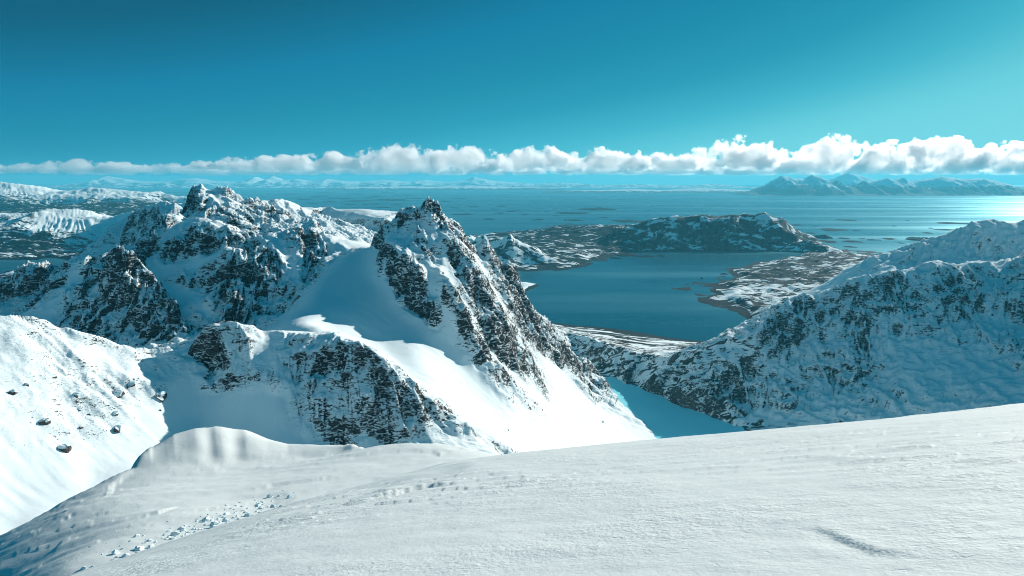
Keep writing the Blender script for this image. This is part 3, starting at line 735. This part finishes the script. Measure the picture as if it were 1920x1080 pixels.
# the crest breaks off into the cirque beyond this distance
ct = [-1.5, -.95, -.76, -.65, -.59, -.55, -.5, -.45, -.40, -.34, -.27, -.2, -.12, -.07, 0, .08, .3, 1.5]
cd = [60, 76, 84, 92, 98, 106, 116, 119, 119, 114, 110, 101, 101, 100, 94, 80, 60, 60]
yc = np.interp(FT, ct, cd)
# wind scoop: a bright fluted wall behind the second dome
sc_t = np.interp(FT, [-.6, -.555, -.52, -.46, -.40, -.34, -.28, -.24], [0, .35, .85, 1.0, .9, .5, .2, 0])
foot = np.interp(FT, [-.6, -.53, -.45, -.38, -.3, -.24], [99, 97, 98, 99, 101, 103])
rise = sstep(0, 1, (FY - foot) / np.maximum(yc - foot, 1))
want = np.interp(FT, [-.6, -.553, -.52, -.485, -.455, -.41, -.375, -.345, -.305, -.26, -.2], [870, 856, 832, 822, 818, 825, 842, 852, 853, 853, 840])
wz = (HORIZON - want) / FOC * yc                      # height of the scoop's rim relative to the eye
rim0 = np.array([np.interp(yc[0, j], fys, FZ[:, j]) for j in range(len(fts))])
rimz = FZ + (wz - rim0[None, :]) * rise
on = ((FT > -.575) & (FT < -.23)).astype(float)
on = blur1(on, 6, 1)
FZ = FZ * (1 - on) + rimz * on
flute = np.exp(-((FT + .464) / .013) ** 2) + 1.15 * np.exp(-((FT + .424) / .016) ** 2) + .8 * np.exp(-((FT + .525) / .03) ** 2)
FZ = FZ - on * .45 * flute * np.sin(np.pi * np.clip((FY - foot) / np.maximum(yc - foot, 1), 0, 1)) ** 1.0 * (FY < yc)
over = np.maximum(0, FY - yc)
FZ = FZ - np.where(over > 0, .25 * over + .045 * over ** 2, 0)
# wind crust: low steps and ripples
wind = R(-12)
wu, wv = FX * math.cos(wind) + FY * math.sin(wind), -FX * math.sin(wind) + FY * math.cos(wind)
amp = np.clip(FY / 20, .25, 2.2)
FZ = FZ + .020 * amp * noise(wu / 2.2, wv / 1.1, 61) + .010 * noise(wu / .7, wv / .4, 62) + .05 * amp * noise(wu / 9, wv / 3, 63)
def terrace(u, v, sl, st, seed):
    q = noise(u / sl, v / st, seed)
    return sstep(.10, .13, q) - sstep(.36, .60, q)
FZ = FZ + .045 * amp * terrace(wu, wv, 10.0, 2.6, 64) * sstep(.1, .5, noise(FX / 30, FY / 30, 65) + .25) * sstep(30, 50, FY)
FZ = FZ + .035 * terrace(wu, wv, 2.4, .55, 66) * sstep(.05, .4, noise(FX / 9, FY / 9, 67)) * sstep(32, 20, FY)
def onground(px, py):
    a, b = ray(px, py)
    yy = np.linspace(1.5, 130, 6000)
    hh = np.array([np.interp(yy, fys, FZ[:, np.abs(fts - a).argmin()])])[0]
    k = np.argmax(b * yy <= hh)
    return a * yy[k], yy[k]
# the larger wind-cut ledges
for (pl, depth) in (([(1515, 988), (1560, 1002), (1600, 1020), (1640, 1035), (1710, 1040)], .02), ([(680, 940), (730, 925), (800, 912), (860, 907)], .05), ([(475, 918), (520, 908), (580, 902), (640, 895)], .16), ([(480, 934), (530, 928), (590, 930)], .12), ([(270, 968), (300, 960), (335, 950)], .14), ([(200, 932), (210, 912), (232, 893), (258, 872)], .18), ([(112, 978), (140, 964), (168, 956)], .14), ([(760, 846), (812, 848), (822, 852), (860, 848)], .12), ([(770, 880), (776, 900), (790, 912)], .10)):
    w = [onground(*q) for q in pl]
    best = np.full(FX.shape, 1e9); sgn = np.zeros(FX.shape); par = np.zeros(FX.shape)
    tot = len(w) - 1
    for i in range(tot):
        (ax, ay), (bx, by) = w[i], w[i + 1]
        dx, dy = bx - ax, by - ay
        q = np.clip(((FX - ax) * dx + (FY - ay) * dy) / (dx * dx + dy * dy), 0, 1)
        d = np.hypot(FX - ax - q * dx, FY - ay - q * dy)
        m = d < best
        best = np.where(m, d, best); par = np.where(m, (i + q) / tot, par)
        sgn = np.where(m, np.sign((FX - ax) * dy - (FY - ay) * dx), sgn)
    Lw = math.hypot(w[-1][0] - w[0][0], w[-1][1] - w[0][1])
    wob = .012 * Lw * noise(FX / (.05 * Lw), FY / (.05 * Lw), 71)
    sd = best * sgn + wob
    env = np.sin(np.pi * np.clip(par, 0, 1)) ** .7 * sstep(.30 * Lw, 0, best)
    FZ = FZ + depth * env * np.where(sd < 0, 1, -1) * sstep(0, .02 * Lw, np.abs(sd))
fco = np.stack([FX, FY, FZ + EYE], -1).reshape(-1, 3)
tag(make_mesh('snow_crest', fco, grid_faces(*FX.shape), M_SNOW), 'wind-packed snow crest in the foreground', kind='structure')

# ------------------------------------------------------------------ skerries
def islet(name, px, py, wpx, seed, h=None, mat=None):
    c = L(px, py, 0.0)
    width = wpx / FOC * c[1]
    rx, ry = width * .5, width * random.uniform(.45, .8)
    h = h or min(40, 8 + .02 * width)
    rr, na = 7, 30
    vs, fs = [], []
    rnd = random.Random(seed)
    ph = [rnd.uniform(0, 6.28) for _ in range(6)]
    for i in range(rr + 1):
        f = 1 - i / rr
        for j in range(na):
            a = 2 * math.pi * j / na
            w = 1 + .22 * math.sin(2 * a + ph[0]) + .16 * math.sin(3 * a + ph[1]) + .12 * math.sin(5 * a + ph[2]) + .08 * math.sin(9 * a + ph[3])
            x, y = math.cos(a) * rx * f * w, math.sin(a) * ry * f * w
            lump = .5 + .5 * math.sin(x / rx * 4 + ph[4]) * math.cos(y / ry * 3 + ph[5]) + rnd.uniform(-.25, .25)
            z = -3 if i == 0 else h * (1 - f ** 2) ** .7 * (.45 + .55 * lump)
            vs.append((x, y, z))
    for i in range(rr):
        for j in range(na):
            a, b = i * na + j, i * na + (j + 1) % na
            fs.append((a, b, b + na, a + na))
    me = bpy.data.meshes.new(name)
    me.from_pydata(vs, [], fs)
    for p in me.polygons: p.use_smooth = True
    me.materials.append(mat or M_SKERRY)
    o = bpy.data.objects.new(name, me)
    o.location = (c[0], c[1], 0)
    COL.objects.link(o)
    return o
def skerry_material():
    s = NT('bare_skerry_rock')
    g = s.n('ShaderNodeNewGeometry')
    n1 = s.noise(g.outputs['Position'], .012, 5, .65)
    s.bsdf(s.mix(s.step(n1, .4, .6), (.004, .010, .013, 1), (.012, .018, .022, 1)), .95, s.bump(n1, 6, .6), .02)
    return s.m
M_SKERRY = skerry_material()
SK = [
    ('skerries off the island point', 'dark low skerry in the scatter right of the island mountain', 'skerry',
     [(1587, 413, 33), (1492, 422, 30), (1493, 430, 13), (1530, 424, 13), (1562, 431, 57), (1582, 447, 23), (1598, 453, 30), (1617, 448, 12), (1637, 450, 23), (1667, 448, 27), (1553, 453, 33), (1593, 463, 20), (1606, 432, 14), (1520, 437, 16)]),
    ('skerries off the snow mountain', 'thin dark skerry in the bright water left of the snow mountain summit', 'skerry',
     [(1701, 414, 8), (1676, 424, 9), (1772, 431, 33), (1740, 437, 20), (1745, 428, 12), (1690, 456, 12)]),
    ('skerries beyond the pointed peak', 'long thin skerry in the open sea right of the pointed peak', 'skerry',
     [(1010, 412, 20), (1073, 413, 37), (940, 387, 20), (937, 400, 20), (963, 396, 30), (917, 411, 22), (870, 402, 37), (887, 387, 20), (853, 390, 23), (1042, 405, 14), (985, 402, 12), (925, 392, 10), (1132, 408, 16), (1025, 396, 9)]),
    ('skerries between the two peaks', 'faint flat skerry in the far sea between the massif and the pointed peak', 'skerry',
     [(707, 368, 40), (733, 375, 73), (700, 383, 33), (640, 372, 40), (670, 377, 50), (600, 368, 40), (570, 374, 30), (760, 366, 40), (665, 364, 36), (620, 378, 28), (720, 389, 30), (690, 371, 24), (550, 364, 40), (585, 381, 22), (655, 384, 26), (745, 383, 30), (780, 372, 34), (835, 378, 26), (610, 361, 30), (725, 361, 26), (860, 372, 30), (815, 362, 24)]),
]
sd = 100
for i, (a, b, w, lab) in enumerate([
    (1357, 514, 13, 'largest of the tiny islets in the bay, beside the lowland point'),
    (1315, 522, 5, 'speck of rock standing alone in the middle of the bay'),
    (1423, 592, 3, 'speck of rock close to the near right shore of the bay'),
    (1175, 479, 46, 'longest narrow islet off the shore below the left end of the island mountain'),
    (1240, 480, 15, 'outermost small islet below the left end of the island mountain'),
    (1153, 484, 22, 'innermost islet tucked against the lowland shore left of the bay'),
    (1212, 481, 28, 'flat islet in the middle of the row below the island mountain')]):
    tag(islet('islet', a, b, w, 60 + i), lab, 'islet', 'islets in the bay')
for grp, lab, cat, lst in SK:
    for (a, b, w) in lst:
        sd += 1
        tag(islet(cat, a, b, w, sd), lab, cat, grp)
tag(islet('island', 1118, 393, 62, 7, 60), 'largest dark humped islet in the open sea left of the island mountain', 'island')
tag(islet('island', 1073, 400, 55, 8, 26), 'long flat islet just below and left of the largest humped islet', 'island')
tag(islet('island', 1182, 415, 70, 9, 22), 'long low brown islet touching the left shoulder of the island mountain', 'island')
tag(islet('island', 1542, 446, 25, 10, 60), 'round dark islet at the right foot of the island mountain', 'island')
tag(islet('island', 1727, 450, 42, 11, 40), 'long dark islet by itself left of the snow mountain', 'island')
tag(islet('island', 1790, 419, 52, 12, 24), 'thin dark islet just above the snow mountain ridge', 'island')

# ------------------------------------------------------------------ mountains on the horizon
def far_range(name, label, D, depth, base_py, sky, rock, veg, seed, cols=420, rows=30, rough=1.0):
    px = np.linspace(sky[0][0], sky[-1][0], cols)
    top = np.interp(px, [q[0] for q in sky], [q[1] for q in sky])
    tx = (px - 960) / FOC
    dd = np.linspace(-1, 1, rows)
    TX, DD = np.meshgrid(tx, dd)
    Yy = D + DD * depth
    Xx = TX * D
    crest = (HORIZON - top) / FOC * D + EYE
    f = 1 - np.abs(DD)
    prof = np.where(DD < 0, f ** 1.15, f ** .8)
    sz = depth * .5
    nz_ = ridged(Xx / sz, Yy / sz, seed) * .5 + ridged(Xx / sz * 2.3, Yy / sz * 2.3, seed + 1) * .28 + noise(Xx / sz * 6, Yy / sz * 6, seed + 2) * .2
    z = crest[None, :] * np.clip(prof + rough * .28 * (nz_ - .3) * np.sin(np.pi * f) , 0, 1.1)
    z = np.where(f < .02, -15, z)
    z[:, 0] = z[:, -1] = -15
    c = np.stack([Xx, Yy, z], -1).reshape(-1, 3)
    hi = sstep(.15, .55, z / max(1, crest.max())).ravel()
    at = {'rock': rock * np.ones(c.shape[0]), 'veg': np.clip(veg * (1 - hi), 0, 1)}
    return tag(make_mesh(name, c, grid_faces(rows, cols), M_HORIZON, at), label, kind='structure')
far_range('distant_range', 'pale jagged range on the right horizon', 38500, 2600, 364,
    [(1385, 363), (1405, 358), (1425, 350), (1445, 338), (1458, 329), (1475, 331), (1483, 335), (1500, 335), (1515, 327), (1530, 331), (1545, 338), (1555, 346), (1562, 336), (1570, 347), (1590, 350), (1605, 350), (1612, 337), (1620, 348), (1640, 338), (1655, 333), (1670, 338), (1684, 333), (1700, 343), (1720, 338), (1740, 335), (1755, 331), (1770, 334), (1800, 335), (1830, 334), (1850, 337), (1880, 345), (1900, 355), (1918, 363)], 1.05, 1.6, 80, rough=1.2)
far_range('distant_range', 'faint second range behind the right horizon peaks', 60000, 4000, 356,
    [(1480, 352), (1540, 340), (1560, 333), (1580, 324), (1600, 327), (1625, 335), (1660, 342), (1700, 338), (1760, 330), (1800, 336), (1860, 345), (1940, 354)], .4, .6, 83, cols=200)
far_range('distant_range', 'long chain of pale snowy peaks on the left horizon', 78000, 5500, 350,
    [(90, 349), (150, 344), (190, 337), (210, 330), (235, 334), (262, 338), (300, 340), (340, 337), (370, 333), (410, 339), (455, 341), (485, 331), (500, 338), (517, 330), (535, 337), (560, 335), (590, 339), (620, 335), (640, 338), (680, 340), (720, 337), (760, 340), (800, 337), (840, 341), (872, 337), (890, 331), (905, 335), (930, 339), (960, 341), (1000, 344), (1060, 342), (1120, 346), (1200, 345), (1280, 347), (1340, 344), (1400, 350), (1430, 351)], .22, .45, 86, cols=900, rough=1.4)
far_range('distant_shore', 'low dark shore under the left horizon peaks', 58000, 2500, 355,
    [(600, 355), (640, 352), (700, 350), (760, 349), (820, 350), (880, 347), (930, 350), (1000, 352), (1050, 353), (1060, 355)], .2, 1.0, 90, cols=200)
far_range('distant_shore', 'flat strip of islands under the horizon in the middle', 46000, 1800, 360,
    [(1010, 360), (1060, 357), (1120, 356), (1180, 354), (1240, 356), (1300, 352), (1350, 354), (1400, 356), (1450, 360)], .2, .8, 93, cols=220)

# ------------------------------------------------------------------ outcrops on the open snow
def ground_at(px, py):
    a, b = ray(px, py)
    j = np.interp(a, ts, np.arange(len(ts)))
    col_ = np.array([bilin(Z, np.arange(len(ys), dtype=float), np.full(len(ys), j))])[0]
    yy = np.exp(np.linspace(math.log(620), math.log(3700), 9000))
    hh = np.interp(yy, ys, col_)
    k_ = int(np.argmax(EYE + b * yy <= hh))
    return (a * yy[k_], yy[k_], float(hh[k_]))
def rock_material():
    s = NT('bare_rock')
    g = s.n('ShaderNodeNewGeometry')
    n1 = s.noise(g.outputs['Position'], .5, 5, .65)
    n2 = s.noise(g.outputs['Position'], .12, 4, .6)
    c = s.mix(s.step(n1, .4, .62), (.03, .028, .027, 1), (.13, .11, .10, 1))
    sep = s.n('ShaderNodeSeparateXYZ'); s.t.links.new(g.outputs['Normal'], sep.inputs[0])
    sn = s.step(s.math('ADD', sep.outputs['Z'], s.math('MULTIPLY', s.math('SUBTRACT', n2, .5), 1.2)), .62, .74)
    s.bsdf(s.mix(sn, c, SNOW2), .9, s.bump(n1, .8, .8), .2)
    return s.m
M_ROCK = rock_material()
def cap_material():
    s = NT('drifted_snow')
    g = s.n('ShaderNodeNewGeometry')
    n1 = s.noise(g.outputs['Position'], .2, 4, .5)
    s.bsdf(SNOW, .55, s.bump(n1, .5, .3), .25)
    return s.m
M_CAP = cap_material()
import bmesh
def lump(name, mat, size, seed, planes=14, flat=1.0, cut=None):
    rnd = random.Random(seed)
    bm = bmesh.new()
    bmesh.ops.create_icosphere(bm, subdivisions=3, radius=1.0)
    pl = []
    for _ in range(planes):
        v = Vector((rnd.gauss(0, 1), rnd.gauss(0, 1), rnd.gauss(0, 1))).normalized()
        pl.append((v, rnd.uniform(.38, .8)))
    for v in bm.verts:
        for nrm, d in pl:
            e = v.co.dot(nrm) - d
            if e > 0: v.co -= nrm * e
        v.co = Vector((v.co.x * size[0], v.co.y * size[1], v.co.z * size[2] * flat)) * rnd.uniform(.96, 1.04)
    me = bpy.data.meshes.new(name)
    bm.to_mesh(me); bm.free()
    me.materials.append(mat)
    o = bpy.data.objects.new(name, me)
    COL.objects.link(o)
    return o
OUT = [
    (48, 722, 14, 'small dark rock just left of centre on the upper sunlit slope'),
    (20, 737, 22, 'low rock cluster at the left edge of the sunlit slope'),
    (140, 742, 20, 'squat grey rock in the upper middle of the sunlit slope'),
    (148, 767, 11, 'small rock below the squat grey rock on the sunlit slope'),
    (166, 778, 11, 'small rock low in the diagonal row on the sunlit slope'),
    (83, 793, 25, 'lone dark rock with a drift above it on the sunlit slope'),
    (115, 843, 31, 'lowest and largest lone boulder on the sunlit slope'),
    (150, 802, 10, 'tiny lone rock in the middle of the sunlit slope'),
    (217, 806, 27, 'dark snow capped rock low on the right of the sunlit slope'),
    (215, 776, 17, 'rock just above the dark snow capped rock on the right'),
    (300, 770, 8, 'tiny rock near the shadow edge on the sunlit slope'),
    (297, 743, 30, 'long flat rock near the shadow edge on the sunlit slope'),
    (222, 738, 30, 'dark broken rock under the outcrop band on the sunlit slope'),
    (245, 720, 20, 'rock beside the outcrop band on the upper right of the slope'),
    (1130, 792, 11, 'lone rock on the lower snow apron above the lake'),
    (953, 807, 9, 'small rock on the snow apron below the buttress'),
    (1198, 775, 9, 'small rock by the foot of the ridge near the lake'),
]
for i, (a, b, w, lab) in enumerate(OUT):
    g = ground_at(a, b)
    r = w / FOC * g[1] * .42
    o = bpy.data.objects.new('rock_outcrop', None)
    o.location = g; o.empty_display_size = 2
    COL.objects.link(o)
    tag(o, lab, 'rock', 'rocks standing out of the open snow')
    rk = lump('rock', M_ROCK, (r * 1.35, r * 1.2, r * 1.25), 300 + i)
    rk.location = (0, r * .3, -r * .45); rk.rotation_euler = (0, random.uniform(-.3, .3), random.uniform(0, 6)); rk.parent = o
    cp = lump('snow_cap', M_CAP, (r * .8, r * .8, r * .3), 400 + i, planes=4)
    for p in cp.data.polygons: p.use_smooth = True
    cp.location = (r * .1, r * .55, r * .36); cp.parent = o

# ------------------------------------------------------------------ broken snow in the foreground hollow
cv, cf = [], []
path = [(225, 1062), (300, 1035), (370, 1005), (420, 990), (470, 970), (520, 952)]
rnd = random.Random(5)
ico = bmesh.new(); bmesh.ops.create_icosphere(ico, subdivisions=1, radius=1)
iv = [v.co.copy() for v in ico.verts]; ifc = [[v.index for v in f.verts] for f in ico.faces]; ico.free()
for _ in range(650):
    q = rnd.random() * (len(path) - 1); i = int(q); f = q - i
    px_ = path[i][0] * (1 - f) + path[i + 1][0] * f + rnd.gauss(0, 34)
    py_ = path[i][1] * (1 - f) + path[i + 1][1] * f + rnd.gauss(0, 13)
    x, y = onground(px_, py_)
    if not 38 < y < 90: continue
    z = np.interp(y, fys, FZ[:, np.abs(fts - x / y).argmin()]) + EYE
    s_ = rnd.uniform(.05, .15) * (2.6 if rnd.random() < .14 else 1)
    k0 = len(cv)
    sx, sy, sz = s_ * rnd.uniform(.8, 1.8), s_ * rnd.uniform(.7, 1.2), s_ * rnd.uniform(.5, 1.0)
    for v in iv:
        j = rnd.uniform(.7, 1.15)
        cv.append((x + v.x * sx * j, y + v.y * sy * j, z + v.z * sz * j + sz * .15))
    cf += [[k0 + a for a in t] for t in ifc]
me = bpy.data.meshes.new('snow_chunks'); me.from_pydata(cv, [], cf); me.materials.append(M_CAP)
o = bpy.data.objects.new('snow_chunks', me); COL.objects.link(o)
tag(o, 'churned lumps of broken snow in the foreground hollow', 'snow', kind='stuff')

# ------------------------------------------------------------------ clouds over the horizon
def cloud_material():
    s = NT('cumulus')
    tc = s.n('ShaderNodeTexCoord')
    g = s.n('ShaderNodeNewGeometry')
    ob = tc.outputs['Object']
    sep = s.n('ShaderNodeSeparateXYZ'); s.t.links.new(ob, sep.inputs[0])
    ln = s.n('ShaderNodeVectorMath', operation='LENGTH'); s.t.links.new(ob, ln.inputs[0])
    n1 = s.noise(g.outputs['Position'], 1 / 2300.0, 6, .6)
    d = s.math('ADD', s.math('SUBTRACT', .60, ln.outputs['Value']), s.math('MULTIPLY', s.math('SUBTRACT', n1, .45), 2.8))
    d = s.step(d, 0.0, .07)
    d = s.math('MULTIPLY', d, s.step(s.math('ADD', sep.outputs['Z'], s.math('MULTIPLY', s.math('SUBTRACT', n1, .55), 1.6)), -.42, -.25))
    v = s.n('ShaderNodeVolumePrincipled')
    v.inputs['Color'].default_value = (1, 1, 1, 1)
    v.inputs['Anisotropy'].default_value = .6
    s.t.links.new(s.math('MULTIPLY', d, .0015), v.inputs['Density'])
    s.t.links.new(v.outputs[0], s.out.inputs['Volume'])
    s.m.cycles.volume_step_rate = .3
    return s.m
M_CLOUD = cloud_material()
cbm = bmesh.new(); bmesh.ops.create_icosphere(cbm, subdivisions=3, radius=1.05)
for v in cbm.verts: v.co.z = max(v.co.z, -.42)
CLM = bpy.data.meshes.new('cloud'); cbm.to_mesh(CLM); cbm.free(); CLM.materials.append(M_CLOUD)
CL = [  # centre column, base row, top row, half width (columns), metres ahead, label
    (40, 326, 303, 60, 93000, 'thin grey cloud at the left edge over the horizon'),
    (160, 326, 298, 70, 93000, 'second cloud from the left, low and flat'),
    (255, 326, 303, 45, 95000, 'faint cloud left of the massif summit'),
    (385, 320, 300, 26, 91000, 'small warm puff right above the massif summit'),
    (450, 322, 292, 44, 93000, 'loose puffs just right of the massif summit'),
    (540, 324, 288, 60, 92000, 'grey based cloud with a pale top left of the tall white puff'),
    (632, 322, 276, 50, 91000, 'tall white puff midway between the massif and the pointed peak'),
    (760, 326, 268, 76, 93000, 'broad white cloud just left of the pointed peak'),
    (865, 326, 264, 62, 92000, 'rounded white cloud just right of the pointed peak'),
    (945, 324, 288, 40, 95000, 'small lump right of the rounded white cloud'),
    (1010, 322, 272, 66, 92000, 'wide cloud above the open middle sea'),
    (1135, 322, 272, 62, 91000, 'grey centred cloud above the far left end of the island mountain'),
    (1250, 322, 284, 66, 94000, 'low row of lumps above the flat topped island mountain'),
    (1375, 322, 252, 76, 92000, 'tall billowing cloud left of the pale jagged range'),
    (1470, 326, 278, 60, 95000, 'low cloud joining the tall billow and the swept plume'),
    (1545, 326, 250, 70, 92000, 'swept plume of cloud right above the pale jagged range'),
    (1640, 328, 262, 76, 94000, 'cloud mass above the middle of the right range'),
    (1745, 330, 254, 80, 92000, 'high bright cloud above the right range'),
    (1850, 334, 268, 90, 93000, 'bright cloud bank reaching the right edge'),
    (1960, 336, 270, 80, 93000, 'cloud bank running out of the right edge'),
    (1200, 332, 306, 330, 98500, 'long flat haze cloud along the middle horizon'),
    (1650, 334, 292, 330, 98000, 'long bright cloud sheet behind the right range'),
    (600, 333, 306, 420, 98500, 'long flat cloud sheet behind the left horizon peaks'),
]
for (cx, b, t, hw, D, lab) in CL:
    o = bpy.data.objects.new('cloud', CLM)
    zb, zt = EYE + (HORIZON - b) / FOC * D, EYE + (HORIZON - t) / FOC * D
    hgt = (zt - zb)
    o.scale = (hw / FOC * D * 1.3, 2000, hgt * .66)
    o.location = ((cx - 960) / FOC * D, D, max(zb, 1440) + hgt * .30)
    COL.objects.link(o)
    tag(o, lab, 'cloud', 'clouds above the horizon')

# ------------------------------------------------------------------ haze
hm = NT('sea_haze')
hv = hm.n('ShaderNodeVolumePrincipled')
hv.inputs['Color'].default_value = (.15, .76, 1.0, 1)
hv.inputs['Density'].default_value = 1.6e-5
hv.inputs['Anisotropy'].default_value = .15
hm.t.links.new(hv.outputs[0], hm.out.inputs['Volume'])
hb = bmesh.new(); bmesh.ops.create_cube(hb, size=1.0)
hme = bpy.data.meshes.new('haze'); hb.to_mesh(hme); hb.free(); hme.materials.append(hm.m)
ho = bpy.data.objects.new('haze', hme)
HB, HT = -90.0, 1420.0
ho.scale = (290000, 130000, HT - HB); ho.location = (0, 61000, (HT + HB) / 2)
COL.objects.link(ho)
tag(ho, 'thin sea haze', kind='stuff')
